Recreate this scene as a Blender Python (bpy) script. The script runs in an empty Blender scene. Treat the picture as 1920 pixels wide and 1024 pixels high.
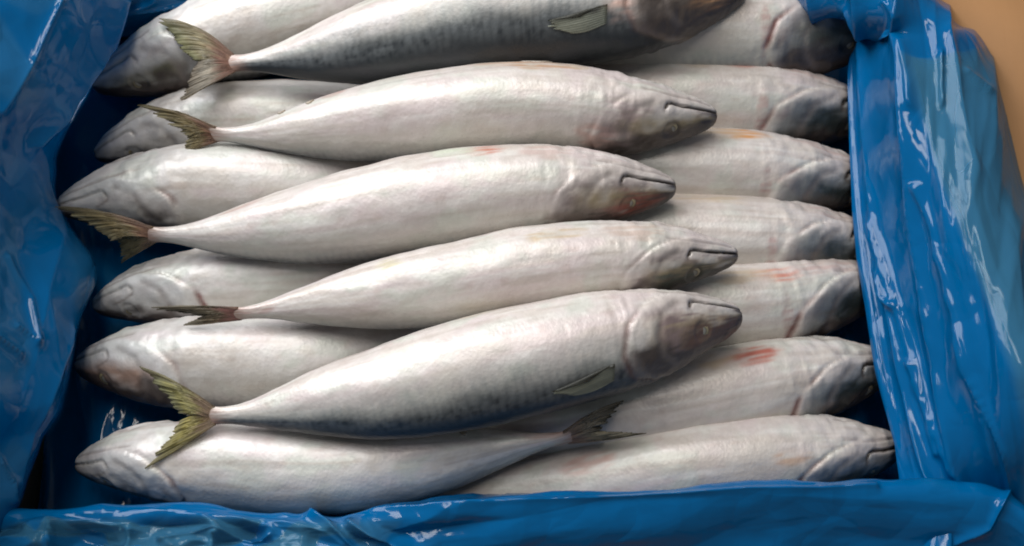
import bpy, math, random
import numpy as np
from mathutils import Vector, Matrix

# ------------------------------------------------------------------ camera, world, light, exposure
scene = bpy.context.scene
AIM = np.array([0.0, 0.0, 0.05]); TILT = math.radians(20); HFOV = math.radians(48)
DIST = 0.557 / 2 / math.tan(HFOV / 2)
cam_d = bpy.data.cameras.new("camera"); cam = bpy.data.objects.new("camera", cam_d)
scene.collection.objects.link(cam); scene.camera = cam
cam_d.sensor_width = 36; cam_d.lens = 18 / math.tan(HFOV / 2)
cam_d.clip_start = 0.01; cam_d.clip_end = 50
CAMP = AIM + DIST * np.array([0, -math.sin(TILT), math.cos(TILT)])
cam.location = CAMP; cam.rotation_euler = (TILT, 0, 0)
cam_d.dof.use_dof = True; cam_d.dof.focus_distance = DIST - 0.035; cam_d.dof.aperture_fstop = 8
scene.render.resolution_x = 1024; scene.render.resolution_y = 546
scene.cycles.filter_width = 1.9
scene.cycles.max_bounces = 7; scene.cycles.diffuse_bounces = 3; scene.cycles.glossy_bounces = 3; scene.cycles.transmission_bounces = 4; scene.cycles.transparent_max_bounces = 8
scene.view_settings.view_transform = 'Standard'; scene.view_settings.look = 'None'
scene.view_settings.gamma = 1; scene.view_settings.exposure = 0.15

world = bpy.data.worlds.new("World"); scene.world = world; world.use_nodes = True
world.node_tree.nodes['Background'].inputs[0].default_value = (0.86, 0.94, 1.0, 1)
world.node_tree.nodes['Background'].inputs[1].default_value = 0.17

def area(name, loc, target, size, size_y, power, col):
    d = bpy.data.lights.new(name, 'AREA'); d.shape = 'RECTANGLE'; d.size = size; d.size_y = size_y
    d.energy = power; d.color = col
    o = bpy.data.objects.new(name, d); scene.collection.objects.link(o); o.location = loc
    o.rotation_euler = (Vector(target) - Vector(loc)).to_track_quat('-Z', 'Y').to_euler()
    return o
area('window_light', (-0.85, 0.75, 1.15), (0, 0, 0.05), 1.1, 1.1, 29, (0.93, 0.97, 1.0))
area('ceiling_light', (-0.05, 0.45, 1.7), (0, 0, 0.05), 0.3, 1.1, 11, (1.0, 0.96, 0.90))

R = np.array([1.0, 0, 0]); U = np.array([0, math.cos(TILT), math.sin(TILT)]); F = np.array([0, math.sin(TILT), -math.cos(TILT)])
FPX = 960 / math.tan(HFOV / 2)
def P(px, py, z):
    """where the sight line through a photograph pixel meets height z"""
    d = F * FPX + R * (px - 960) + U * (512 - py)
    return CAMP + d * ((z - CAMP[2]) / d[2])

# ------------------------------------------------------------------ numeric helpers
rng = np.random.RandomState(7)
_LAT = rng.rand(64, 64, 64).astype(np.float32)
def vnoise(x, y, z=0.0):
    x, y, z = np.broadcast_arrays(np.asarray(x, float), np.asarray(y, float), np.asarray(z, float))
    xi, yi, zi = np.floor(x).astype(int), np.floor(y).astype(int), np.floor(z).astype(int)
    fx, fy, fz = x - xi, y - yi, z - zi
    fx, fy, fz = [f * f * (3 - 2 * f) for f in (fx, fy, fz)]
    g = lambda a, b, c: _LAT[(xi + a) & 63, (yi + b) & 63, (zi + c) & 63]
    l = lambda a, b, t: a + (b - a) * t
    return l(l(l(g(0,0,0), g(1,0,0), fx), l(g(0,1,0), g(1,1,0), fx), fy),
             l(l(g(0,0,1), g(1,0,1), fx), l(g(0,1,1), g(1,1,1), fx), fy), fz)
def fbm(x, y, z=0.0, o=3):
    s, a, t = 0, 1.0, 0
    for k in range(o):
        s = s + a * vnoise(x * 2**k + 7.3 * k, y * 2**k + 3.1 * k, np.asarray(z) + 5.7 * k); t += a; a *= .5
    return s / t
def _tri(x, y, z):
    xi, yi = np.floor(x).astype(int), np.floor(y).astype(int); fx, fy = x - xi, y - yi
    h = lambda a, b: _LAT[(xi + a) & 63, (yi + b) & 63, z]
    return np.where(fx > fy, h(0,0) * (1 - fx) + h(1,0) * (fx - fy) + h(1,1) * fy, h(0,0) * (1 - fy) + h(0,1) * (fy - fx) + h(1,1) * fx)
def facet(x, y, z=0):
    """creased height field: flat faces between random heights, irregular because the lattice itself is folded"""
    return _tri(x + .9 * (_tri(x * .7 + 5, y * .7, z + 20) - .5), y + .9 * (_tri(x * .7, y * .7 + 9, z + 21) - .5) + .35 * x, z)
def ss(a, b, x):
    t = np.clip((x - a) / (b - a), 0, 1); return t * t * (3 - 2 * t)
def mix(a, b, t):
    t = np.asarray(t)[..., None]; return a * (1 - t) + b * t
def catmull(pts, t):
    """pts (n, ...) sampled at t in 0..n-1, uniform Catmull-Rom"""
    pts = np.asarray(pts, float); n = len(pts)
    ext = np.concatenate([[2 * pts[0] - pts[1]], pts, [2 * pts[-1] - pts[-2]]])
    i = np.clip(np.floor(t).astype(int), 0, n - 2); f = (t - i).reshape((-1,) + (1,) * (pts.ndim - 1))
    p0, p1, p2, p3 = ext[i], ext[i + 1], ext[i + 2], ext[i + 3]
    return .5 * (2 * p1 + (p2 - p0) * f + (2 * p0 - 5 * p1 + 4 * p2 - p3) * f**2 + (3 * p1 - p0 - 3 * p2 + p3) * f**3)
def unit(v): return v / np.maximum(np.linalg.norm(v, axis=-1, keepdims=True), 1e-12)
def poly_dist(x, y, pts):
    d = np.full(x.shape, 1e9)
    for (ax, ay), (bx, by) in zip(pts[:-1], pts[1:]):
        ex, ey = bx - ax, by - ay
        t = np.clip(((x - ax) * ex + (y - ay) * ey) / (ex * ex + ey * ey + 1e-12), 0, 1)
        d = np.minimum(d, np.hypot(x - ax - t * ex, y - ay - t * ey))
    return d

def mesh_obj(name, verts, faces, mat, parent=None, col=None, loc=None, uv=None, smooth=True):
    """verts in world metres; origin at loc (parent's location for a child)"""
    if parent is not None: loc = np.array(parent.location) if parent.parent is None else np.array(parent.matrix_world.translation)
    loc = np.zeros(3) if loc is None else np.asarray(loc, float)
    v = (np.asarray(verts, float) - loc)
    faces = np.asarray(faces, dtype=np.int32); k = faces.shape[1]
    me = bpy.data.meshes.new(name)
    me.vertices.add(len(v)); me.vertices.foreach_set('co', v.astype(np.float32).ravel())
    me.loops.add(faces.size); me.loops.foreach_set('vertex_index', faces.ravel())
    me.polygons.add(len(faces)); me.polygons.foreach_set('loop_start', np.arange(0, faces.size, k, dtype=np.int32))
    me.update(calc_edges=True); me.validate()
    if smooth: me.polygons.foreach_set('use_smooth', np.ones(len(me.polygons), bool))
    if col is not None:
        at = me.color_attributes.new('pigment', 'FLOAT_COLOR', 'POINT')
        c = np.ones((len(v), 4), np.float32); c[:, :3] = col; at.data.foreach_set('color', c.ravel())
    me.materials.append(mat)
    o = bpy.data.objects.new(name, me); scene.collection.objects.link(o)
    if parent is None: o.location = loc
    else: o.parent = parent
    return o
def grid_faces(nr, nc, wrap=False, flip=False, base=0):
    i = np.arange(nr - 1)[:, None]; j = np.arange(nc if wrap else nc - 1)[None, :]
    j2 = (j + 1) % nc
    f = np.stack([i * nc + j, i * nc + j2, (i + 1) * nc + j2, (i + 1) * nc + j], -1).reshape(-1, 4) + base
    return f[:, ::-1] if flip else f
def thing(name, label, cat, loc, group=None):
    o = bpy.data.objects.new(name, None); scene.collection.objects.link(o); o.location = loc
    o.empty_display_size = .02; o['label'] = label; o['category'] = cat
    if group: o['group'] = group
    return o

# ------------------------------------------------------------------ materials
def new_mat(name):
    m = bpy.data.materials.new(name); m.use_nodes = True; nt = m.node_tree
    return m, nt, nt.nodes['Principled BSDF'], nt.nodes['Material Output']
def noise(nt, scale, detail=3, rough=.55, vec=None, stretch=None):
    n = nt.nodes.new('ShaderNodeTexNoise'); n.inputs['Scale'].default_value = scale
    n.inputs['Detail'].default_value = detail; n.inputs['Roughness'].default_value = rough
    tc = nt.nodes.new('ShaderNodeTexCoord'); src = tc.outputs['Object']
    if stretch:
        mp = nt.nodes.new('ShaderNodeMapping'); mp.inputs['Scale'].default_value = stretch
        nt.links.new(src, mp.inputs[0]); src = mp.outputs[0]
    nt.links.new(src, n.inputs['Vector']); return n
def bump(nt, b, height, strength, dist, prev=None):
    bp = nt.nodes.new('ShaderNodeBump'); bp.inputs['Strength'].default_value = strength; bp.inputs['Distance'].default_value = dist
    nt.links.new(height, bp.inputs['Height'])
    if prev: nt.links.new(prev.outputs[0], bp.inputs['Normal'])
    nt.links.new(bp.outputs[0], b.inputs['Normal']); return bp

def fish_mat(name, rough, coat, metal, bumpy):
    m, nt, b, out = new_mat(name)
    at = nt.nodes.new('ShaderNodeAttribute'); at.attribute_name = 'pigment'
    n1 = noise(nt, 160, 4, .6); n2 = noise(nt, 900, 2, .6, stretch=(1, .6, .6))
    ov = nt.nodes.new('ShaderNodeMixRGB'); ov.blend_type = 'OVERLAY'; ov.inputs[0].default_value = .13
    nt.links.new(at.outputs['Color'], ov.inputs[1]); nt.links.new(n1.outputs['Fac'], ov.inputs[2])
    nt.links.new(ov.outputs[0], b.inputs['Base Color'])
    mr = nt.nodes.new('ShaderNodeMapRange'); mr.inputs['To Min'].default_value = rough - .1; mr.inputs['To Max'].default_value = rough + .14
    nt.links.new(n1.outputs['Fac'], mr.inputs['Value']); nt.links.new(mr.outputs[0], b.inputs['Roughness'])
    b.inputs['Metallic'].default_value = metal; b.inputs['Coat Weight'].default_value = coat; b.inputs['Coat Roughness'].default_value = .22
    vo = nt.nodes.new('ShaderNodeTexVoronoi'); vo.inputs['Scale'].default_value = 520
    tv = nt.nodes.new('ShaderNodeTexCoord'); nt.links.new(tv.outputs['Object'], vo.inputs['Vector'])
    b.inputs['Subsurface Weight'].default_value = 0; b.inputs['Subsurface Radius'].default_value = (.006, .003, .002); b.inputs['Subsurface Scale'].default_value = .5
    p = bump(nt, b, n1.outputs['Fac'], bumpy, .0012)
    p = bump(nt, b, n2.outputs['Fac'], bumpy * .6, .0004, p)
    bump(nt, b, vo.outputs['Distance'], bumpy * .7, .0005, p)
    return m
SKIN = fish_mat('fish_skin', .42, .15, .14, .24)
FIN = fish_mat('fish_fin', .5, .12, 0, .3)
def _thin(m):
    nt = m.node_tree; b = nt.nodes['Principled BSDF']; out = nt.nodes['Material Output']
    tr = nt.nodes.new('ShaderNodeBsdfTransparent'); tr.inputs[0].default_value = (.95, .88, .72, 1)
    mx = nt.nodes.new('ShaderNodeMixShader'); mx.inputs[0].default_value = .36
    nt.links.new(b.outputs[0], mx.inputs[1]); nt.links.new(tr.outputs[0], mx.inputs[2]); nt.links.new(mx.outputs[0], out.inputs['Surface'])
_thin(FIN)
EYE = fish_mat('fish_eye', .35, .25, 0, .05)

def film_mat(name, col, rough, wr):
    """blue polythene; the mesh attribute tells where it is more see-through and tinted with painted reflection"""
    m, nt, b, out = new_mat(name)
    b.inputs['Roughness'].default_value = rough
    b.inputs['Specular IOR Level'].default_value = .38
    at = nt.nodes.new('ShaderNodeAttribute'); at.attribute_name = 'pigment'
    n = noise(nt, 28, 4, .55); n2 = noise(nt, 120, 2, .5); n3 = noise(nt, 14, 3, .6)
    cm = nt.nodes.new('ShaderNodeMixRGB'); cm.inputs[1].default_value = (*[c * .75 for c in col], 1); cm.inputs[2].default_value = (*[c * 1.2 for c in col], 1)
    nt.links.new(n3.outputs['Fac'], cm.inputs[0])
    sheen = nt.nodes.new('ShaderNodeMixRGB'); sheen.inputs[2].default_value = (.085, .27, .40, 1)      # pale tint paints reflected ambient light into the thin areas' colour
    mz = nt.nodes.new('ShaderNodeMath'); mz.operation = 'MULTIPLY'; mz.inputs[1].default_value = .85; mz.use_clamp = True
    nt.links.new(at.outputs['Fac'], mz.inputs[0]); nt.links.new(mz.outputs[0], sheen.inputs[0])
    nt.links.new(cm.outputs[0], sheen.inputs[1]); nt.links.new(sheen.outputs[0], b.inputs['Base Color'])
    p = bump(nt, b, n.outputs['Fac'], wr, .004); p = bump(nt, b, n2.outputs['Fac'], wr * .35, .001, p)
    vo = nt.nodes.new('ShaderNodeTexVoronoi'); vo.feature = 'DISTANCE_TO_EDGE'; vo.inputs['Scale'].default_value = 30; vo.inputs['Randomness'].default_value = 1
    wn = noise(nt, 20, 2, .5); va = nt.nodes.new('ShaderNodeMixRGB'); va.inputs[0].default_value = .05
    tc = nt.nodes.new('ShaderNodeTexCoord'); nt.links.new(tc.outputs['Object'], va.inputs[1]); nt.links.new(wn.outputs['Color'], va.inputs[2])
    mpv = nt.nodes.new('ShaderNodeMapping'); mpv.inputs['Scale'].default_value = (1.3, .6, 1); nt.links.new(va.outputs[0], mpv.inputs[0]); nt.links.new(mpv.outputs[0], vo.inputs['Vector'])
    bump(nt, b, vo.outputs['Distance'], .30, .006, p)
    tl = nt.nodes.new('ShaderNodeBsdfTranslucent'); tl.inputs[0].default_value = (*[min(1, c * 1.5) for c in col], 1)
    m1 = nt.nodes.new('ShaderNodeMixShader'); m1.inputs[0].default_value = .22
    nt.links.new(b.outputs[0], m1.inputs[1]); nt.links.new(tl.outputs[0], m1.inputs[2])
    tr = nt.nodes.new('ShaderNodeBsdfTransparent'); tr.inputs[0].default_value = (.50, .82, .94, 1)
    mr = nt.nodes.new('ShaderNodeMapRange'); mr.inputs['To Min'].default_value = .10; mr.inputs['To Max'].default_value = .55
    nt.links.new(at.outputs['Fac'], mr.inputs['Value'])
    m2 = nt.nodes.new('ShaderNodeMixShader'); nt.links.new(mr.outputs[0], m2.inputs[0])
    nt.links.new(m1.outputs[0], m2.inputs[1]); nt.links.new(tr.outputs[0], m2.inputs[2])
    nt.links.new(m2.outputs[0], out.inputs['Surface']); return m
FILM = film_mat('blue_film', (.0, .130, .345), .10, .02)

def card_mat(name, col, var):
    m, nt, b, out = new_mat(name)
    n = noise(nt, 9, 5, .6); n2 = noise(nt, 300, 2, .6, stretch=(1, .15, 1))
    cr = nt.nodes.new('ShaderNodeValToRGB')
    cr.color_ramp.elements[0].position = .3; cr.color_ramp.elements[1].position = .75
    cr.color_ramp.elements[0].color = (*[c * (1 - var) for c in col], 1); cr.color_ramp.elements[1].color = (*[c * (1 + var) for c in col], 1)
    nt.links.new(n.outputs['Fac'], cr.inputs[0]); nt.links.new(cr.outputs[0], b.inputs['Base Color'])
    b.inputs['Roughness'].default_value = .75; bump(nt, b, n2.outputs['Fac'], .25, .0006); return m
CARD = card_mat('corrugated_card', (.30, .145, .052), .12)
TABLE = card_mat('tan_board', (.31, .145, .05), .1)

# ------------------------------------------------------------------ setting: surface under the carton
def slab(name, x0, x1, y0, y1, z0, z1, mat, parent=None):
    v = np.array([(x, y, z) for z in (z0, z1) for y in (y0, y1) for x in (x0, x1)])
    f = [(0, 2, 3, 1), (4, 5, 7, 6), (0, 1, 5, 4), (2, 6, 7, 3), (0, 4, 6, 2), (1, 3, 7, 5)]
    return mesh_obj(name, v, f, mat, parent, smooth=False)
tb = slab('table', -1.6, 1.6, -1.4, 1.6, -.05, -.008, TABLE); tb['kind'] = 'structure'

# ------------------------------------------------------------------ carton and its plastic liner
def sheet(name, rows, parent, disp=None, nu=150, nv=150, mat=FILM, thick=.00025, thin_sheen=None):
    rows = [[(px, py, z) for px, py, z in r] for r in rows]
    pix = np.array(rows, float)                                   # rows x cols x 3
    a = catmull(pix, np.linspace(0, len(rows) - 1, nu))           # nu x cols x 3
    g = catmull(np.swapaxes(a, 0, 1), np.linspace(0, pix.shape[1] - 1, nv))
    g = np.swapaxes(g, 0, 1)                                      # nu x nv x 3
    px, py, z = g[..., 0], g[..., 1], g[..., 2]
    d = F[None, None] * FPX + R * (px - 960)[..., None] + U * (512 - py)[..., None]
    W = CAMP + d * ((z - CAMP[2]) / d[..., 2])[..., None]
    N = unit(np.cross(np.gradient(W, axis=1), np.gradient(W, axis=0)))
    N *= np.where((N * (CAMP - W)).sum(-1, keepdims=True) < 0, -1, 1) if False else 1
    if N[nu // 2, nv // 2].dot(CAMP - W[nu // 2, nv // 2]) < 0: N = -N
    if disp is not None: W = W + N * disp(px, py, W)[..., None]
    top = W.reshape(-1, 3); bot = (W - N * thick).reshape(-1, 3); n = len(top)
    fl = np.cross(W[1, 0] - W[0, 0], W[0, 1] - W[0, 0]).dot(N[0, 0]) > 0
    f = [grid_faces(nu, nv, flip=fl), grid_faces(nu, nv, flip=not fl, base=n)]
    ring = np.concatenate([np.arange(nv), np.arange(1, nu) * nv + nv - 1, (nu - 1) * nv + np.arange(nv - 2, -1, -1), np.arange(nu - 2, 0, -1) * nv])
    r2 = np.roll(ring, -1); f.append(np.stack([ring, r2, r2 + n, ring + n], -1))
    sg = np.zeros(px.shape) if thin_sheen is None else thin_sheen(px, py)
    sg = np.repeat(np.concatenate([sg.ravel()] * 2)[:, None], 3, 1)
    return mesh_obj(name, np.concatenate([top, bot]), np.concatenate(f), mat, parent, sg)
def ridge(n): return 1 - np.abs(2 * n - 1)
def creases(px, py, lines):
    s = 0
    for amp, wid, pts in lines: s = s + amp * np.exp(-poly_dist(px, py, pts) / wid)
    return s

liner = thing('plastic_liner', 'crumpled glossy blue plastic liner bag folded open inside the carton around the fish', 'plastic bag', P(960, 512, 0))

# floor of the bag, deep in shade under the fish
sheet('bag_floor', [[(-40, -60, .001), (400, -60, .001), (1000, -60, .001), (1700, -60, .001)],
                    [(0, 300, .001), (400, 300, .001), (1000, 300, .001), (1700, 300, .001)],
                    [(0, 700, .001), (400, 700, .001), (1000, 700, .001), (1760, 700, .001)],
                    [(0, 1000, .001), (400, 1000, .001), (1000, 1000, .001), (1800, 1000, .001)]], liner,
      lambda px, py, W: .003 * ridge(vnoise(px / 60, py / 190 + px / 300, 3)) ** 3 +
      creases(px, py, [(.0015, 3, [(262, 745), (244, 806)]), (.001, 3, [(232, 745), (222, 800)])]), 160, 200)

def left_disp(px, py, W):
    d = .007 * (vnoise(px / 170 + py / 400, py / 260, 1) - .5) + .011 * (facet(px / 130 + py / 420, py / 190, 5) - .5) + .0035 * (facet(px / 48 - py / 200, py / 75, 7) - .5)
    d += creases(px, py, [(.006, 16, [(230, 0), (213, 90), (150, 175), (60, 270)]), (.003, 10, [(120, -20), (60, 120), (0, 210)]),
                          (.004, 7, [(-10, 630), (35, 665)]), (.0025, 5, [(35, 610), (68, 640)]),
                          (.004, 6, [(0, 865), (16, 900), (10, 930)]), (.003, 14, [(150, 620), (90, 760), (30, 900)]),
                          (.003, 8, [(20, 480), (60, 560), (70, 640)])])
    return d
sheet('end_panel', [
    [(-170, -90, .17), (60, -70, .155), (200, -60, .125), (275, -50, .075), (270, -40, .004)],
    [(-170, 60, .17), (0, 60, .15), (130, 60, .13), (232, 50, .085), (215, 70, .004)],
    [(-170, 150, .17), (-10, 150, .148), (90, 150, .125), (178, 150, .09), (165, 160, .004)],
    [(-170, 240, .17), (-30, 240, .145), (40, 240, .115), (114, 250, .08), (110, 250, .004)],
    [(-170, 340, .17), (-50, 340, .14), (15, 340, .11), (92, 340, .072), (95, 345, .004)],
    [(-170, 420, .17), (-50, 420, .135), (25, 420, .10), (118, 420, .060), (120, 425, .004)],
    [(-170, 500, .17), (-50, 500, .135), (50, 500, .10), (190, 490, .064), (180, 495, .004)],
    [(-170, 620, .17), (-50, 620, .135), (45, 620, .105), (158, 620, .072), (150, 625, .004)],
    [(-170, 760, .17), (-60, 760, .135), (30, 760, .105), (122, 760, .076), (118, 765, .004)],
    [(-170, 880, .17), (-90, 880, .135), (-20, 880, .10), (52, 880, .076), (50, 885, .004)],
    [(-170, 1000, .16), (-120, 1000, .13), (-70, 1000, .10), (-15, 1000, .07), (-15, 1000, .004)],
    [(-170, 1120, .15), (-140, 1120, .12), (-110, 1120, .09), (-60, 1120, .06), (-60, 1120, .004)]], liner, left_disp, 260, 220, thin_sheen=lambda px, py: .22 * ss(.45, .55, facet(px / 110 + 1, py / 150, 8)))  # faint thin patches, their paler blue a painted reflection

def right_disp(px, py, W):
    x = px - np.interp(py, [-60, 110, 250, 400, 550, 700, 850, 1000], [1560, 1588, 1595, 1608, 1630, 1655, 1685, 1720])
    d = .0055 * ridge(vnoise(x / 75, py / 900, 4)) ** 3 + .005 * (vnoise(x / 90, py / 500, 8) - .5)
    d += .009 * (facet(x / 52 + py / 600, py / 330 + x / 400, 9) - .5) + .0030 * (facet(x / 20 + py / 300, py / 130, 12) - .5)
    d += creases(px, py, [(.005, 5, [(1700, 85), (1708, 140), (1712, 200)]), (.004, 4, [(1765, 95), (1768, 190)]), (.003, 5, [(1805, 135), (1835, 175)]),
                          (.004, 5, [(1650, 420), (1690, 560), (1720, 680), (1760, 850)]), (.004, 4, [(1720, 350), (1775, 530), (1820, 700), (1880, 840), (1895, 905)]),
                          (.0035, 4, [(1715, 680), (1735, 740), (1785, 885)]), (.005, 6, [(1660, 510), (1675, 560), (1690, 575)]),
                          (.005, 8, [(1590, 20), (1625, 40), (1680, 60)]), (.003, 4, [(1660, 5), (1685, 28)])])
    return d
sheet('end_panel', [
    [(1503, -60, .052), (1447, -60, .054), (1445, -60, 0.058), (1478, -55, 0.085), (1600, -60, .118), (1690, -70, .118), (1712, -70, .085), (1700, -70, .0)],
    [(1568, 5, .052), (1512, 5, .054), (1510, 5, 0.058), (1543, 22, 0.085), (1660, 15, .118), (1738, 0, .118), (1758, 0, .085), (1745, 0, .0)],
    [(1690, 60, .052), (1640, 62, .054), (1638, 64, .060), (1658, 60, .078), (1692, 58, .113), (1768, 42, .118), (1798, 45, .085), (1784, 45, .0)],
    [(1648, 110, .052), (1592, 110, .054), (1590, 110, 0.058), (1617, 105, 0.066), (1690, 100, .112), (1790, 80, .118), (1830, 85, .085), (1815, 85, .0)],
    [(1650, 250, .052), (1594, 250, .054), (1592, 250, 0.058), (1623, 250, 0.066), (1712, 250, .115), (1810, 240, .118), (1874, 235, .085), (1860, 235, .0)],
    [(1663, 400, .052), (1607, 400, .054), (1605, 400, 0.058), (1641, 400, 0.066), (1765, 400, .118), (1850, 390, .116), (1908, 390, .08), (1895, 390, .0)],
    [(1683, 550, .052), (1627, 550, .054), (1625, 550, 0.058), (1664, 550, 0.066), (1825, 550, .12), (1900, 550, .116), (1975, 550, .08), (1960, 550, .0)],
    [(1708, 700, .052), (1652, 700, .054), (1650, 700, 0.058), (1692, 700, 0.066), (1875, 700, .12), (1940, 700, .116), (2020, 700, .08), (2005, 700, .0)],
    [(1738, 850, .052), (1682, 850, .054), (1680, 850, 0.058), (1725, 850, 0.066), (1885, 835, .10), (1960, 850, .095), (2050, 850, .07), (2035, 850, .0)],
    [(1758, 960, .052), (1702, 960, .054), (1700, 960, 0.058), (1754, 960, 0.066), (1880, 960, .06), (1960, 960, .075), (2060, 960, .06), (2040, 960, .0)],
    [(1778, 1110, .052), (1722, 1110, .054), (1720, 1110, 0.058), (1774, 1100, 0.066), (1890, 1100, .04), (1970, 1100, .05), (2060, 1100, .05), (2040, 1100, .0)]], liner, right_disp, 300, 260,
    thin_sheen=lambda px, py: ss(0, 26, px - np.interp(py, [90, 110, 200, 330, 430, 560, 700, 800], [1850, 1692, 1712, 1748, 1788, 1838, 1890, 1910])) * ss(60, 130, py) * (.75 + .25 * vnoise(px / 60, py / 200)))  # thin outer hem, its grey-teal tint painted in as reflected light

FX = [-140, 60, 250, 480, 640, 800, 1000, 1200, 1400, 1650, 1800, 1890, 2000]
FY = [962, 950, 942, 942, 963, 950, 927, 911, 903, 904, 906, 925, 1010]
def front_disp(px, py, W):
    e = py - np.interp(px, FX, FY)
    wob = .005 * (fbm(px / 130, 4, 2) - .5)
    lft = (ss(600, 440, px) + .55 * ss(560, 600, px) * ss(850, 700, px)) * ss(8, 34, e)
    d = .030 * lft * (facet(px / 120 + e / 150, e / 52 + 4, 2) - .55) + .013 * lft * (facet(px / 52 - e / 60, e / 40, 6) - .5)
    d += .006 * (vnoise(px / 300, py / 90, 3) - .5) + (.0075 - .005 * ss(800, 1000, px)) * (facet(px / 170 + e / 70, e / 44, 14) - .5) + (.0025 - .0018 * ss(800, 1000, px)) * (facet(px / 60, e / 18 + px / 200, 15) - .5)
    d += creases(px, e, [(.0035, 5, [(640, 6), (900, 12), (1200, 18), (1500, 14), (1640, 12)])]) * ss(600, 760, px)
    d += creases(px, py, [(.009, 10, [(100, 985), (90, 1040)]), (.006, 7, [(235, 990), (230, 1040)]), (.008, 7, [(400, 1000), (392, 1040)]), (.006, 7, [(300, 1010), (400, 987), (470, 1015), (500, 1000)]),
                          (.007, 7, [(655, 985), (720, 1005), (790, 1030)]), (.006, 8, [(580, 960), (640, 1000), (680, 1040)]), (.004, 6, [(1700, 1040), (1850, 980), (1890, 925)])])
    return d + wob
def fz(x, zl, zr): return zl + (zr - zl) * float(ss(420, 900, x))
sheet('side_panel', [[(x, y + o, fz(x, zl, zr)) for x, y in zip(FX, FY)] for o, zl, zr in ((30, .012, .012), (8, .062, .062), (0, .078, .078), (18, .085, .083), (50, .087, .079), (100, .086, .068), (160, .072, .05), (200, .0, .0))],
      liner, front_disp, 170, 620, thin_sheen=lambda px, py: (.15 + .8 * ss(.46, .54, facet(px / 64 + 3, (py - np.interp(px, FX, FY)) / 50 + px / 150, 4))) * ss(860, 560, px) * ss(14, 34, py - np.interp(px, FX, FY)))  # facet mask: thinner film plus pale reflection painted on the crumples

BX = [150, 262, 330, 400, 480, 640, 900, 1200, 1450, 1560, 1600]
BY = [95, 55, 34, 14, -4, -40, -60, -50, -30, 0, 10]
sheet('side_panel', [[(x, y + o, z) for x, y in zip(BX, BY)] for o, z in ((14, .004), (0, .045), (-14, .058), (-50, .07), (-100, .075), (-110, .0))], liner,
      lambda px, py, W: .004 * ridge(vnoise(px / 120, py / 14 + px / 70, 5)) ** 3 + .003 * (fbm(px / 100, py / 60, 4) - .5), 90, 240)

carton = thing('carton', 'brown corrugated carton hidden under the blue plastic liner at its rim', 'box', P(960, 512, -.006))
def wall(pts, z1):
    """one carton side: a 6 mm slab standing along a short path"""
    pts = np.array([[p[0], p[1]] for p in pts]); t = unit(np.gradient(pts, axis=0)); n = np.stack([-t[:, 1], t[:, 0]], -1) * .003
    v = []
    for p, o in zip(pts, n):
        v += [(*(p - o), -.004), (*(p + o), -.004), (*(p + o), z1), (*(p - o), z1)]
    f = []
    for i in range(len(pts) - 1):
        a, b = 4 * i, 4 * i + 4
        f += [(a + k, b + k, b + (k + 1) % 4, a + (k + 1) % 4) for k in range(4)]
    e = 4 * len(pts) - 4; f += [(0, 1, 2, 3), (e + 3, e + 2, e + 1, e)]
    return mesh_obj('wall', v, f, CARD, carton, smooth=False)
wall([P(x, y, .1) for x, y in ((1715, 30), (1790, 150), (1825, 300), (1870, 450), (1925, 620), (1965, 800), (1990, 930))], .098)
wall([P(x, y, .075) for x, y in ((-90, 1010), (400, 1004), (900, 992), (1400, 965), (1960, 1005))], .05)
wall([P(x, y, .09) for x, y in ((150, -55), (500, -90), (1000, -120), (1400, -100), (1660, -70))], .06)
wall([P(x, y, .12) for x, y in ((-100, -60), (-100, 300), (-105, 700), (-150, 1000))], .12)
def flap(inner, outer, z0, z1):
    a = [P(x, y, z0) for x, y in inner]; b = [P(x, y, z1) for x, y in outer]
    n = len(a); dz = np.array([0, 0, .004]); v = a + b + [p - dz for p in a] + [p - dz for p in b]; f = []
    for i in range(n - 1):
        f += [(i, i + 1, n + i + 1, n + i), (2 * n + i, 3 * n + i, 3 * n + i + 1, 2 * n + i + 1),
              (i, 2 * n + i, 2 * n + i + 1, i + 1), (n + i, n + i + 1, 3 * n + i + 1, 3 * n + i)]
    f += [(0, n, 3 * n, 2 * n), (n - 1, 3 * n - 1, 4 * n - 1, 2 * n - 1)]
    return mesh_obj('flap', np.array(v), f, CARD, carton, smooth=False)
flap([(1690, -90), (1728, 110), (1752, 250), (1800, 400), (1858, 560), (1908, 720), (1935, 880)], [(2300, -90), (2320, 112), (2330, 240), (2340, 390), (2350, 560), (2360, 720), (2360, 880)], .082, .06)
flap([(-90, 1022), (400, 1016), (900, 1004), (1400, 980)], [(-90, 1150), (400, 1150), (900, 1150), (1400, 1150)], .05, .03)
slab('bottom', -.33, .33, -.2, .2, -.0075, -.003, CARD, carton)

# ------------------------------------------------------------------ fish
PU = [0, .006, .02, .045, .08, .12, .16, .2, .26, .32, .4, .48, .56, .64, .72, .8, .87, .93, .97, 1.0]
PH = [.0, .0165, .027, .039, .051, .064, .074, .081, .089, .093, .096, .096, .092, .085, .073, .056, .037, .0205, .0150, .0175]
PW = [.0, .0165, .026, .036, .046, .057, .066, .072, .078, .081, .083, .083, .079, .073, .063, .047, .030, .0155, .0095, .0030]
NU, NT = 250, 104
_x = np.linspace(0, 1, NU); UU = np.where(_x < 1, _x ** 1.45, 1.0)
TH = np.linspace(-math.pi, math.pi, NT, endpoint=False)
D = math.degrees

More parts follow.
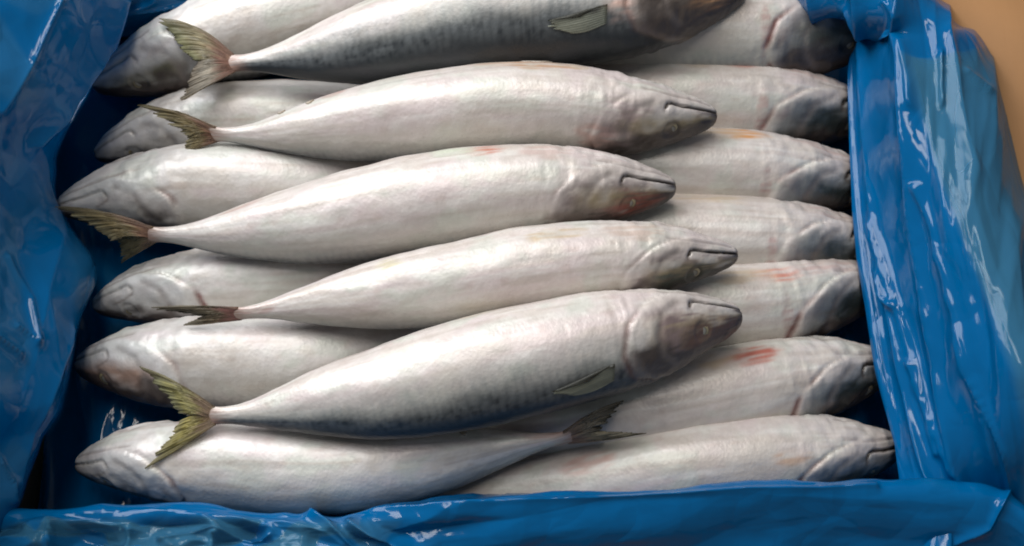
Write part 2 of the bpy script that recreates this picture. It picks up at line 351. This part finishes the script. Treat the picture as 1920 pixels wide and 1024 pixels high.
def fish(s):
    seed = s['seed']; rs = np.random.RandomState(seed)
    ctrl = np.array([P(*p) for p in s['path']])                    # nose .. tail base
    t = catmull(ctrl, np.linspace(0, len(ctrl) - 1, 400)); seg = np.r_[0, np.cumsum(np.linalg.norm(np.diff(t, axis=0), axis=1))]
    L = seg[-1]
    def centre(u): return np.stack([np.interp(np.asarray(u) * L, seg, t[:, k]) for k in range(3)], -1)
    def frame(u):
        u = np.asarray(u, float); T = unit(centre(np.clip(u - .02, 0, 1)) - centre(np.clip(u + .02, 0, 1)))   # towards the nose
        up = np.stack([-T[..., 1], T[..., 0], 0 * T[..., 0]], -1); up = unit(up); up = up * np.where(up[..., 1:2] < 0, -1, 1)
        Z = np.cross(T, up); Z = unit(Z * np.where(Z[..., 2:3] < 0, -1, 1))
        r = np.radians(np.interp(u, [0, .3, 1], [s['roll'] + s.get('hroll', 0), s['roll'], s['roll'] + s.get('troll', 0)]))[..., None]
        return T, np.cos(r) * up + np.sin(r) * Z, -np.sin(r) * up + np.cos(r) * Z
    fat = s.get('fat', 1.0)
    fu = np.linspace(0, 1, 200)
    fh = catmull(np.c_[PU, PH, PW], np.interp(fu, PU, np.arange(len(PU))))
    def hw(u): return np.interp(u, fu, fh[:, 1]) * fat, np.interp(u, fu, fh[:, 2]) * fat * s.get('wide', 1.0)
    gill = lambda th: np.interp(np.abs(th), np.radians([0, 18, 40, 70, 100, 130, 150, 180]), [.085, .12, .185, .235, .252, .238, .20, .14])
    op = s.get('open', 1.0)
    mouth = [(-.004, 44), (.008, 47), (.03, 48), (.06, 48), (.085, 46), (.105, 43), (.114, 46), (.118, 54)]
    maxil = [(.116, 50), (.122, 58), (.119, 64)]; maxi2 = [(.119, 64), (.10, 73), (.07, 80)]
    jawl = [(.02, 14), (.06, 20), (.11, 24), (.16, 20)]
    preop = [(.14, 45), (.172, 62), (.188, 88), (.182, 112), (.16, 135)]
    def fields(u, th):
        h, w = hw(u); a = np.degrees(np.abs(th)); m = np.maximum((h + w) / 2, .006)
        sc = lambda pts: [(pu, pa * math.pi / 180) for pu, pa in pts]
        def dist(pts):
            q = sc(pts); d = np.full(u.shape, 1e9)
            hd = u < .34
            ar = np.radians(a)
            for (ax, ay), (bx, by) in zip(q[:-1], q[1:]):
                ex, ey = bx - ax, (by - ay); mm = m
                px_, py_ = u - ax, (ar - ay) * mm; qx, qy = ex, ey * mm
                tt = np.clip((px_ * qx + py_ * qy) / (qx * qx + qy * qy + 1e-12), 0, 1)
                d = np.minimum(d, np.hypot(px_ - tt * qx, py_ - tt * qy))
            return np.where(hd, d, 1e9)
        g = u - gill(th)
        return dict(a=a, mouth=dist(mouth), maxil=dist(maxil), maxi2=dist(maxi2), jaw=dist(jawl), preop=dist(preop), g=g, m=m,
                    eye=np.hypot(u - .104, (np.radians(a) - math.radians(98)) * m))
    def radial(u, th):
        f = fields(u, th); a = f['a']; d = 0
        d -= .0085 * op * np.exp(-(f['mouth'] / .0023) ** 2) * ss(.0, .006, u) * (.45 + vnoise(u * 130 + seed, seed))
        d -= .0012 * ss(.118, .09, u) * ss(.0, .02, u) * ss(58, 46, a)      # lower jaw sits inside the upper
        d -= .0022 * np.exp(-(f['maxil'] / .0022) ** 2) * (.3 + vnoise(u * 160 + seed, th * 20))
        d -= .0022 * np.exp(-(f['jaw'] / .0030) ** 2)
        d -= .0016 * np.exp(-(f['preop'] / .006) ** 2)
        d += .0022 * (.5 + vnoise(np.degrees(th) / 30, seed)) * ss(-.10, -.004, f['g']) * ss(.004, -.002, f['g']) * ss(2, 20, a)
        d -= .0045 * np.exp(-((f['g'] - .003) / .0042) ** 2) * ss(10, 40, a) * ss(165, 140, a) * ss(.2, .6, vnoise(np.degrees(th) / 22, seed * 1.3))
        d += .0013 * (ridge(vnoise(u * 70 + seed, np.degrees(th) / 45, 3)) ** 2 - .4) * np.exp(-((u - .225) / .055) ** 2)
        d -= .0030 * np.exp(-((f['eye'] - .014) / .0026) ** 2) + .003 * ss(.013, .009, f['eye'])
        d -= .0022 * np.exp(-(a / 6) ** 2) * ss(.28, .4, u) * ss(.75, .6, u)                       # belly seam
        n = fbm(u * 9 + seed * 3.1, np.cos(th) * 1.6 + 4, np.sin(th) * 1.6 + seed, 3) - .5
        d += n * .007 * ss(0, .2, u) * ss(1.0, .8, u)
        for q, (a0, k0) in enumerate(((20, .0011), (-16, .0009), (47, .0008))):                     # faint folds along the belly
            aa_ = np.degrees(th) - a0 - 10 * (vnoise(u * 5 + q * 3, seed) - .5)
            d -= k0 * np.exp(-(aa_ / 1.6) ** 2) * ss(.45, .6, vnoise(u * 9 + q * 5, seed + 2)) * ss(.25, .32, u) * ss(.8, .7, u)
        n2 = fbm(u * 55 + seed, np.cos(th) * 4, np.sin(th) * 4 + seed, 2) - .5
        d += n2 * (.0010 + .003 * ss(.3, .2, u) + .0025 * np.exp(-((u - .2) / .08) ** 2)) * ss(0, .08, u)
        for (mu, ma, ru, ra, dep) in s.get('dents', []):
            d -= dep * np.exp(-((u - mu) / ru) ** 2 - ((D(1) * np.sign(th) * np.abs(np.radians(a)) - ma) / ra) ** 2)
        return d
    def surf(u, th, off=0.0):
        u, th = np.broadcast_arrays(np.asarray(u, float), np.asarray(th, float))
        h, w = hw(u); T, V, S = frame(u); c, sn = np.cos(th), np.sin(th)
        e = .93
        cc, s_ = np.sign(c) * np.abs(c) ** e, np.sign(sn) * np.abs(sn) ** e
        # belly rounder, back a little narrower
        w2 = w * (1 - .10 * ss(.3, -1, c)); d = radial(u, th) + off
        k = 1 + d / np.maximum(np.hypot(h * cc, w2 * s_), .006)
        k = np.clip(k, .45, 3)
        return centre(u) + L * ((h * cc * k)[..., None] * V + (w2 * s_ * k)[..., None] * S)
    u2, t2 = np.meshgrid(UU, TH, indexing='ij')
    X = surf(u2, t2)
    # ---- pigment
    f = fields(u2, t2); a = f['a']; u = u2
    nb = fbm(u * 16 + seed, np.cos(t2) * 2.4, np.sin(t2) * 2.4 + seed * 1.7, 4)
    nf = fbm(u * 60 + seed, np.cos(t2) * 9, np.sin(t2) * 9 + seed, 3)
    belly = np.array(s.get('belly', (.645, .57, .535)))
    c = np.broadcast_to(belly, u.shape + (3,)).copy()
    c = mix(c, np.array((.58, .52, .46)), ss(.5, .7, nb) * .6)
    c = mix(c, np.array((.53, .56, .48)), ss(.52, .34, nb) * .5)
    c = mix(c, np.array((.60, .49, .49)), ss(.55, .7, fbm(u * 10 + 9 + seed, np.cos(t2) * 2, np.sin(t2) * 2, 3)) * .55)
    lng = fbm(u * 7 + seed, np.degrees(t2) / 5.5, seed * .7, 4)                  # lengthwise scuffs and veins
    c = mix(c, np.array((.47, .40, .35)), ss(.54, .72, lng) * .55)
    c = mix(c, np.array((.72, .68, .64)), ss(.44, .30, lng) * .5)
    fine = fbm(u * 150 + seed, np.degrees(t2) / 3.0, seed, 2)
    c = c * (1 + .16 * (fine - .5) * ss(.1, .2, u))[..., None]
    spt = ss(.70, .80, fbm(u * 34 + 3 * seed, np.degrees(t2) / 9 + seed, 7, 2))
    c = mix(c, np.array((.38, .24, .18)), spt * .16)
    c = mix(c, np.array((.42, .415, .36)), ss(64, 108, a) * .62)
    bk = s.get('back', 118)                                        # where the dark back begins
    edge = bk + 18 * (nb - .5) + 8 * (nf - .5)
    wave = np.sin(u * 400 + 11 * (fbm(u * 22 + seed, a / 16, seed, 3) - .5) + a * .04)
    bars = ss(-.5, .9, wave) * (.45 + .8 * nf)
    backc = mix(np.broadcast_to(np.array((.125, .133, .137)), c.shape), np.array((.03, .034, .038)), np.clip(bars * .45 + .9 * ss(.45, .7, nf) * .7, 0, 1))
    backc = mix(backc, np.array((.02, .024, .028)), ss(edge + 12, edge + 40, a))
    kb = ss(edge - 12, edge + 14, a)
    fade = ss(edge - 36, edge, a) * (0.42 + .26 * bars + .9 * (nf - .5))
    c = mix(c, np.array((.20, .22, .23)), np.clip(fade, 0, 1) * .75)
    c = mix(c, backc, kb * ss(.10, .2, u))
    hd = ss(.01, -.03, f['g'])                                     # head: bone colours
    c = mix(c, np.array(s.get('bone', (.53, .455, .42))), hd * .6)
    hm = fbm(u * 26 + 5 + seed, np.cos(t2) * 3.2, np.sin(t2) * 3.2 + seed, 4)
    c = mix(c, np.array((.19, .145, .15)), hd * ss(.42, .60, hm) * ss(38, 72, a) * s.get('bruise', .85))
    c = mix(c, np.array((.56, .54, .53)), hd * ss(.48, .34, hm) * ss(40, 70, a) * .5)
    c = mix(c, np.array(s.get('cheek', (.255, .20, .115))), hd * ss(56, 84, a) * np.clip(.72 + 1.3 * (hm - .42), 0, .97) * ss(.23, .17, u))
    dk = s.get('dark', 0)
    c = mix(c, np.array((.15, .165, .175)), hd * ss(36, 60, a + 60 * (hm - .5)) * ss(.255, .205, u + .1 * (hm - .5)) * dk * .85)
    c = mix(c, np.array((.028, .036, .034)), hd * ss(56, 84, a + 70 * (hm - .5)) * ss(.225, .165, u + .12 * (hm - .5)) * dk)
    c = mix(c, np.array((.40, .40, .41)), ss(.03, .012, u + .05 * (hm - .5)) * ss(70, 50, a) * dk * .7)
    c = mix(c, np.array((.06, .045, .04)), hd * ss(s.get('dors', 86), s.get('dors', 86) + 22, a + 44 * (hm - .5) + 12 * ss(.1, .0, u)) * .95)
    c = mix(c, np.array((.035, .026, .022)), ss(.075, .02, u) * ss(78, 98, a + 20 * (hm - .5)) * .92)
    c = mix(c, np.array((.035, .026, .022)), ss(.016, .004, u) * .8)
    c = mix(c, np.array((.035, .026, .022)), np.clip(np.exp(-(f['mouth'] / .0031) ** 2) * 1.3, 0, 1) * s.get('lip', .98))
    c = mix(c, np.array((.03, .02, .018)), ss(.045, .008, u) * ss(47, 53, a) * ss(78, 60, a) * s.get('lip', .98))
    c = mix(c, np.array((.10, .075, .06)), np.exp(-(f['maxil'] / .0026) ** 2) * .8 * s.get('lip', 1) * ss(.2, .6, hm + .1))
    c = mix(c, np.array((.17, .13, .11)), np.exp(-(f['maxi2'] / .0024) ** 2) * .6 * ss(.35, .6, hm))
    c = mix(c, np.array((.30, .24, .22)), np.exp(-(f['jaw'] / .0026) ** 2) * .6)
    c = mix(c, np.array((.20, .165, .15)), np.exp(-(f['preop'] / .007) ** 2) * .55 * (.4 + hm))
    c = mix(c, np.array((.04, .035, .03)), np.exp(-((f['eye'] - .0155) / .0035) ** 2) * s.get('ring', .55) * ss(.3, .55, hm))
    gr = s.get('gillred', .35)
    gv = ss(.2, .6, vnoise(np.degrees(t2) / 22, seed * 1.3))
    c = mix(c, np.array((.26, .085, .075)), np.clip(np.exp(-((f['g'] - .004) / .006) ** 2) * ss(40, 75, a) * gr * gv * (.4 + nf), 0, 1))
    c = mix(c, np.array((.10, .07, .06)), np.exp(-((f['g'] - .002) / .0035) ** 2) * ss(40, 90, a) * .6 * gv)
    # pinkish tail root, blood marks
    c = mix(c, np.array((.30, .17, .125)), np.clip(ss(.945, 1.0, u) * (.1 + 1.3 * nf), 0, .9))
    for (mu, ma, ru, ra, col, k) in s.get('marks', []):
        q = ((u - mu) / ru) ** 2 + ((np.degrees(t2) - ma) / ra) ** 2
        streak = .25 + .85 * ss(.38, .62, fbm(u * 24 + seed, np.degrees(t2) / 2.6, 3, 3))
        c = mix(c, np.array(col), np.clip(ss(1.35, .15, q + 2.0 * (nb - .5) + 1.5 * (lng - .5)) * k * streak, 0, 1))
    if 'wash' in s:
        c = mix(c, np.array(s['wash'][0]), np.full(u.shape, s['wash'][1]))
    base = P(*s['path'][len(s['path']) // 2][:2], .0)
    root = thing('mackerel', s['label'], 'fish', base, s['group'])
    T0, V0, S0 = frame(np.array(.5)); fl = np.dot(np.cross(V0, S0), T0) > 0
    verts = np.concatenate([X.reshape(-1, 3), centre(np.array([1.0]))]); cols = np.concatenate([c.reshape(-1, 3), [[.4, .25, .2]]])
    cap = np.array([[(NU - 1) * NT + j, (NU - 1) * NT + (j + 1) % NT, NU * NT, NU * NT] for j in range(NT)])
    q = grid_faces(NU, NT, wrap=True, flip=not fl)
    body = mesh_obj('body', verts, q, SKIN, root, cols)
    # ---- fins: ribbed blades with thickness
    def blade(name, G, colr, thick=.0011, parent=root):
        nr, nc = G.shape[:2]
        N = unit(np.cross(np.gradient(G, axis=0), np.gradient(G, axis=1)))
        r = np.linspace(0, 1, nc)[None, :]; sN = np.linspace(0, 1, nr)[:, None]
        rib = (np.abs(np.sin(r * math.pi * (nc // 3))) * .00032 * (1 - .5 * sN) + .0001)[..., None]
        tp = (thick * (1 - .8 * sN) * np.ones_like(r))[..., None] * .5
        A, B = (G + N * (tp + rib)).reshape(-1, 3), (G - N * (tp + rib)).reshape(-1, 3); n = len(A)
        ring = np.concatenate([np.arange(nc), np.arange(1, nr) * nc + nc - 1, (nr - 1) * nc + np.arange(nc - 2, -1, -1), np.arange(nr - 2, 0, -1) * nc])
        r2 = np.roll(ring, -1)
        fc = np.concatenate([grid_faces(nr, nc), grid_faces(nr, nc, flip=True, base=n), np.stack([ring, r2, r2 + n, ring + n], -1)[:, ::-1]])
        return mesh_obj(name, np.concatenate([A, B]), fc, FIN, parent, np.concatenate([colr.reshape(-1, 3)] * 2))
    def on_body(name, u0, u1, a0, a1, len0, len1, lift, cols, nr=14, nc=25, skew=0.0):
        """a fin lying along the body from its root line (u0,a0)-(u1,a1)"""
        r = np.linspace(0, 1, nc)[None, :]; sN = np.linspace(0, 1, nr)[:, None]
        ln = (len0 + (len1 - len0) * r ** 1.6) * (1 + .22 * (vnoise(r * 11 + seed, 3) - .5)) * ss(-.12, .12, r)
        uu = u0 + (u1 - u0) * r + ln * sN; aa = np.radians(a0 + (a1 - a0) * (r * (1 - .35 * sN) + .17 * sN) + skew * sN)
        G = surf(uu, aa + np.radians(5) * np.sin(sN * 2.4) * (r - .2) + 0 * uu, .0003 + lift * sN * (1 - .6 * r) + .0025 * sN * (vnoise(r * 5 + seed, sN * 2) - .4) + 0 * uu)
        cc = mix(np.broadcast_to(np.array(cols[0]), G.shape), np.array(cols[1]), (sN + 0 * r))
        k = ss(.34, .05, r + .25 * (vnoise(sN * 5, r * 6 + seed) - .5)); cc = mix(cc, np.array(cols[2]), k * .9)
        st = .82 + .3 * np.abs(np.sin(r * math.pi * (nc // 3))); cc = cc * (st + 0 * sN)[..., None]
        return blade(name, G, cc, .0007)
    for fspec in s.get('fins', []): on_body(*fspec)
    # ---- eye
    if s.get('eye', True):
        c0 = surf(.104, math.radians(98), -.006); cN = surf(.104, math.radians(98), .03)
        nrm = unit(cN - c0); ax = unit(np.cross(nrm, frame(np.array(.1))[0])); ay = np.cross(nrm, ax)
        la, lo = np.meshgrid(np.linspace(0, math.pi / 2, 12), np.linspace(0, 2 * math.pi, 28, endpoint=False), indexing='ij')
        re = .016 * L
        E = c0 + re * (np.sin(la) * np.cos(lo))[..., None] * ax + re * (np.sin(la) * np.sin(lo))[..., None] * ay + .34 * re * np.cos(la)[..., None] * nrm
        rr = np.sin(la); ec = mix(np.broadcast_to(np.array((.22, .21, .185)), E.shape), np.array((.08, .07, .055)), ss(.40, .46, rr))
        ec = mix(ec, np.array((.30, .245, .14)), ss(.52, .60, rr)); ec = mix(ec, np.array((.05, .04, .032)), ss(.82, .95, rr))
        mesh_obj('eye', E.reshape(-1, 3), grid_faces(12, 28, wrap=True), EYE, root, ec.reshape(-1, 3))
    # ---- tail fin lobes
    for lb in s.get('tail', []):
        tip = P(*lb['tip']); T, V, S = frame(np.array(1.0)); bc = centre(np.array(1.0))
        sd = lb['side']; h1 = .0168 * L * fat
        root_o = bc + sd * V * h1 * .94 + T * .016 * L; root_i = bc - sd * V * h1 * .25 + T * .004 * L
        fork = P(*lb['fork']) if 'fork' in lb else bc - T * .035 * L
        nr, nc = 34, 91
        r = np.linspace(0, 1, nc)[None, :, None]; q = np.linspace(0, 1, nr)[:, None, None]
        rootl = root_o + (root_i - root_o) * r
        jag = (np.array([rs.uniform(-.34, .0) * (rs.rand() < .6) for _ in range(nc)]) - .16 * vnoise(np.arange(nc) / 5, seed))[None, :, None] * lb.get('fray', .9)
        rr = r ** .72; lean = np.sin(rr * math.pi) * lb.get('lean', .05)
        bow = np.array(lb.get('bow', (0, 0, 0.0))); wob = (.0009 * (fbm(np.linspace(0, 3, nr)[:, None], np.linspace(0, 6, nc)[None, :] + seed, 1) - .5))[..., None]
        endl = tip + (fork - tip) * rr + bow * np.sin(rr * math.pi) + lean * (bc - (tip + fork) / 2)
        G = rootl + (endl - rootl) * q * (1 + jag * q)
        out = unit(V * sd); G = G + out * (np.sin(q * math.pi) * (1 - r) * lb.get('curve', .0015)) + np.array([0, 0, 1]) * (np.sin(q * math.pi) * lb.get('arch', .003) + wob * 2 * q)
        c1, c2, c3 = lb.get('cols', ((.30, .17, .11), (.25, .21, .10), (.40, .38, .27)))
        qq = q[..., 0] + 0 * r[..., 0]; r_ = r[..., 0] + 0 * q[..., 0]
        cc = mix(mix(np.broadcast_to(np.array(c1), G.shape), np.array(c2), ss(.12, .5, qq + .25 * (vnoise(r_ * 14, seed) - .5))), np.array(c3), ss(.6, 1, qq) * .7)
        cc = cc * (.6 + .6 * vnoise(r_ * 34 + seed, qq * 1.6))[..., None] * (.45 + 1.0 * fbm(qq * 5, r_ * 6 + seed, 2, 3))[..., None]
        cc = mix(cc, np.array((.06, .05, .035)), ss(.16, .0, r_) * .55)
        blade('tail_fin', G, cc, .0011)
    return root

RED = (.40, .145, .10); ORG = (.52, .31, .19); TAN = (.54, .42, .30); PALE = (.60, .60, .47); PINK = (.58, .36, .33)
def pelvic(a=8, u=.30):   # pale pelvic fin folded on the belly
    return ('pelvic_fin', u, u + .012, a, a + 9, .055, .02, .0, ((.60, .50, .42), (.63, .57, .51), (.58, .51, .45)))
def anal(u=.60): return ('anal_fin', u, u + .05, -4, 6, .05, .015, .001, ((.52, .47, .38), (.58, .55, .47), (.5, .45, .37)), 10, 13)
def finlet(u): return ('finlet', u, u + .006, -3, 3, .016, .006, .002, ((.42, .34, .27), (.55, .49, .42), (.34, .28, .22)), 8, 10)
def pect(u=.262, a=112, ln=.11):
    return ('pectoral_fin', u, u + .004, a - 8, a + 12, ln, ln * .55, .006, ((.20, .21, .17), (.27, .28, .225), (.018, .018, .018)), 16, 31, 8)

TOP = 'fish lying across the top layer'
LOWR = 'fish of the lower layer with heads to the right end'
LOWL = 'fish of the lower layer with heads to the left end'
OL = ((.30, .16, .11), (.25, .19, .09), (.33, .30, .19))
FISH = [
 # ---------------- top layer, far to near
 dict(seed=1, group=TOP, label='dark backed mackerel with rippled bars, at the far side of the top layer', roll=14, fat=1.06, back=99, dors=76, hroll=6, cheek=(.36, .25, .14), bone=(.56, .40, .31),
      path=[(1398, -18, .085), (1290, -2, .09), (1150, 18, .092), (900, 38, .092), (640, 93, .085), (520, 112, .08), (425, 120, .078)],
      fins=[pect(.288, 106, .11)], marks=[(.26, 70, .035, 50, (.60, .38, .31), .9), (.09, 70, .07, 60, (.34, .18, .09), .7)],
      tail=[dict(tip=(284, 28, .085), side=1, fork=(352, 112, .08), cols=((.32, .17, .13), (.30, .25, .14), (.36, .37, .20)), curve=.004),
            dict(tip=(330, 196, .078), side=-1, fork=(362, 118, .08), cols=((.32, .17, .13), (.36, .31, .24), (.36, .30, .24)))]),
 dict(seed=2, group=TOP, label='white bellied mackerel second from the far side, its frayed tail over a pale head', roll=50, fat=.98, back=128,
      path=[(1345, 218, .078), (1200, 218, .083), (1000, 206, .085), (800, 221, .084), (640, 238, .08), (500, 253, .076), (392, 252, .076)],
      fins=[pelvic(-30, .33), finlet(.78), finlet(.84)], marks=[(.36, -6, .09, 20, ORG, .85), (.28, -8, .022, 12, TAN, .9), (.45, -14, .05, 10, (.52, .38, .30), .6), (.74, -6, .03, 14, (.46, .28, .24), .7), (.24, 100, .04, 26, (.40, .24, .2), .6), (.2, 70, .05, 40, (.40, .30, .30), .5)],
      tail=[dict(tip=(232, 184, .08), side=1, fork=(345, 255, .076), cols=OL, fray=1.6, arch=.002), dict(tip=(335, 292, .07), side=-1, fork=(350, 255, .076), cols=OL)]),
 dict(seed=3, group=TOP, label='pale mackerel reaching farthest left of the top layer, with a reddish vent streak', roll=48, fat=1.0, back=128,
      path=[(1268, 352, .078), (1150, 355, .083), (1000, 360, .086), (850, 377, .085), (680, 405, .082), (560, 424, .079), (400, 440, .076), (275, 440, .074)],
      fins=[], marks=[(.345, 0, .045, 13, (.52, .20, .14), .9), (.41, -5, .045, 15, (.57, .60, .48), .8), (.085, 100, .06, 32, (.22, .07, .05), .9), (.80, 0, .05, 14, (.45, .29, .25), .7), (.25, 10, .05, 20, (.52, .36, .32), .6), (.2, 115, .08, 22, (.20, .15, .13), .6)],
      tail=[dict(tip=(96, 386, .072), side=1, fork=(205, 452, .07), cols=OL, arch=.004), dict(tip=(225, 495, .05), side=-1, fork=(215, 452, .066), cols=((.2, .13, .09), (.2, .17, .09), (.25, .23, .14)))]),
 dict(seed=4, group=TOP, label='slender pale mackerel between the second and nearest top fish, tail seen edge on', roll=56, fat=.93, back=132,
      path=[(1384, 478, .078), (1290, 482, .082), (1180, 489, .085), (1000, 508, .086), (850, 535, .085), (720, 553, .082), (580, 571, .078), (435, 590, .076)],
      fins=[], marks=[(.36, 8, .06, 13, TAN, .9), (.68, 4, .035, 12, (.56, .50, .33), .8), (.12, 100, .06, 30, (.06, .065, .05), .85), (.22, 10, .06, 22, (.52, .38, .31), .6), (.95, 40, .04, 40, (.42, .22, .2), .6)],
      tail=[dict(tip=(268, 577, .076), side=1, fork=(370, 592, .076), cols=((.36, .17, .15), (.22, .18, .12), (.12, .11, .09)), curve=0), dict(tip=(330, 612, .07), side=-1, fork=(372, 596, .074), cols=((.36, .17, .15), (.26, .2, .13), (.3, .27, .2)))]),
 dict(seed=5, group=TOP, label='large mackerel nearest the front of the top layer, dark back and pectoral fin showing', roll=24, fat=1.05, back=104, dors=80, cheek=(.30, .23, .14),
      path=[(1390, 592, .08), (1290, 609, .086), (1200, 630, .089), (1050, 662, .091), (900, 695, .09), (740, 733, .087), (620, 752, .083), (480, 774, .079), (388, 780, .078)],
      fins=[pect(.274, 112, .105)], marks=[(.15, 80, .05, 34, (.20, .145, .14), .95), (.1, 100, .05, 26, (.28, .2, .13), .6), (.45, -8, .06, 12, (.54, .42, .32), .8), (.75, -4, .08, 14, (.48, .33, .26), .6), (.07, 105, .07, 30, (.12, .07, .055), .9)],
      tail=[dict(tip=(256, 684, .08), side=1, fork=(334, 776, .076), cols=((.34, .24, .17), (.36, .32, .12), (.30, .30, .20)), arch=.005), dict(tip=(262, 886, .07), side=-1, fork=(336, 788, .076), cols=((.30, .20, .12), (.38, .32, .10), (.50, .46, .28)))]),
]
def rfish(seed, label, ny, hy, cy, my, ty, nx=1600, zz=.034, roll=52, fat=.92, red=RED, redk=.8, ma=4, nq=62, mu=.295, **k):
    d = dict(seed=seed, group=LOWR, label=label, roll=roll, fat=fat, back=124, gillred=.9, dark=.95, cheek=(.15, .145, .12), belly=(.585, .512, .475),
             path=[(nx + nq, ny, zz - .010), (nx - 60, hy, zz + .001), (nx - 200, cy, zz + .006), (nx - 420, my, zz + .004), (nx - 650, ty, zz - .008), (nx - 850, ty, zz - .014), (nx - 960, ty, zz - .014)],
             marks=[(mu, ma, .045, 15, red, redk), (mu + .05, ma - 2, .055, 17, TAN, .7), (.258, 82, .009, 36, (.36, .16, .15), .45), (.15, 6, .08, 20, (.50, .34, .30), .6)], fins=[])
    d.update(k); return d
FISH += [
 rfish(11, 'grey headed mackerel at the far right corner, its snout under the blue film', 74, 72, 70, 74, 84, nx=1640, nq=8, zz=.05, roll=32, fat=.98, redk=.1, fins=[], dark=.6, cheek=(.20, .19, .11)),
 rfish(12, 'lower mackerel with an orange red belly spot beside the second top snout', 216, 210, 200, 200, 210, nx=1600, redk=.75),
 rfish(13, 'lower mackerel with an orange yellow streak just below the second top snout', 348, 342, 332, 330, 335, nx=1607, red=(.58, .28, .11), redk=1.0, ma=0),
 rfish(14, 'lower mackerel with a faint tan streak, between the orange and the pink streaked ones', 462, 460, 456, 455, 460, nx=1615, red=TAN, redk=.7, roll=44, mu=.33),
 rfish(15, 'lower mackerel with pink streaks, head tilted up between tan and red marked fish', 520, 552, 580, 590, 590, nx=1622, red=(.55, .23, .17), redk=.95, ma=14, mu=.265),
 rfish(16, 'lower mackerel with the bright red belly patch near the front right', 680, 702, 728, 775, 800, nx=1642, nq=40, red=(.52, .12, .085), redk=1.0, fat=1.0, marks=[(.305, 8, .055, 15, (.45, .14, .10), 1.0), (.36, 6, .04, 15, TAN, .8)]),
 rfish(17, 'frontmost right lower mackerel, belly pressed against the front blue film', 832, 848, 860, 885, 925, nx=1672, nq=16, red=ORG, redk=.5, fat=.98, roll=60, fins=[], marks=[(.26, 44, .04, 14, ORG, .6), (.6, 10, .05, 18, (.5, .25, .2), .5)]),
]
def lfish(seed, label, pts, roll=54, fat=.93, **k):
    d = dict(seed=seed, group=LOWL, label=label, roll=roll, fat=fat, back=126, gillred=.5, bone=(.66, .64, .63), bruise=.3, lip=.4, open=.5, ring=.25, cheek=(.40, .38, .36), belly=(.67, .62, .59), path=pts, marks=[], fins=[])
    d.update(k); return d
FISH += [
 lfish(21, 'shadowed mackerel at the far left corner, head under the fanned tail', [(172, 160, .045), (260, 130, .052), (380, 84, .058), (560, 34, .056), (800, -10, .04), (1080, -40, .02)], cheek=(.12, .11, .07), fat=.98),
 lfish(22, 'silver headed mackerel jutting into the dark gap under the frayed tail', [(180, 292, .030), (260, 262, .04), (380, 232, .042), (560, 228, .036), (800, 240, .02), (1050, 255, .012)], fat=.9),
 lfish(23, 'silver mackerel with long pointed jaw beside the leftmost tail of the top layer', [(108, 388, .046), (230, 368, .05), (380, 352, .05), (600, 358, .04), (820, 375, .02), (1060, 390, .012)], roll=60, marks=[(.27, -38, .06, 16, TAN, .7)], fat=1.0),
 lfish(24, 'lower left mackerel with a red gill line below the leftmost tail', [(176, 573, .028), (280, 552, .038), (420, 538, .04), (620, 530, .034), (850, 520, .016), (1080, 520, .012)], gillred=1.0, roll=46, fat=.95),
 lfish(25, 'bright white mackerel with a pink brown cheek, above the forked yellow tail', [(146, 684, .028), (260, 682, .042), (400, 682, .044), (620, 680, .038), (850, 660, .018), (1080, 650, .012)], roll=40, cheek=(.38, .24, .18), fat=1.04),
 lfish(26, 'front left mackerel lying along the front film, its dark tail over a neighbour', [(146, 870, .034), (260, 866, .048), (400, 872, .05), (600, 882, .05), (780, 868, .05), (930, 842, .052), (1075, 818, .066)], roll=58, fat=1.0,
       marks=[(.27, -26, .05, 16, (.6, .36, .3), .5), (.96, 10, .05, 50, (.5, .22, .2), .6)], fins=[finlet(.78), finlet(.66)],
       tail=[dict(tip=(1186, 742, .078), side=1, fork=(1130, 805, .07), cols=((.3, .22, .18), (.17, .15, .12), (.06, .06, .05)), fray=1.2), dict(tip=(1235, 812, .068), side=-1, fork=(1130, 808, .068), cols=((.3, .2, .17), (.24, .21, .15), (.3, .27, .2)))]),
]
for s in FISH: fish(s)
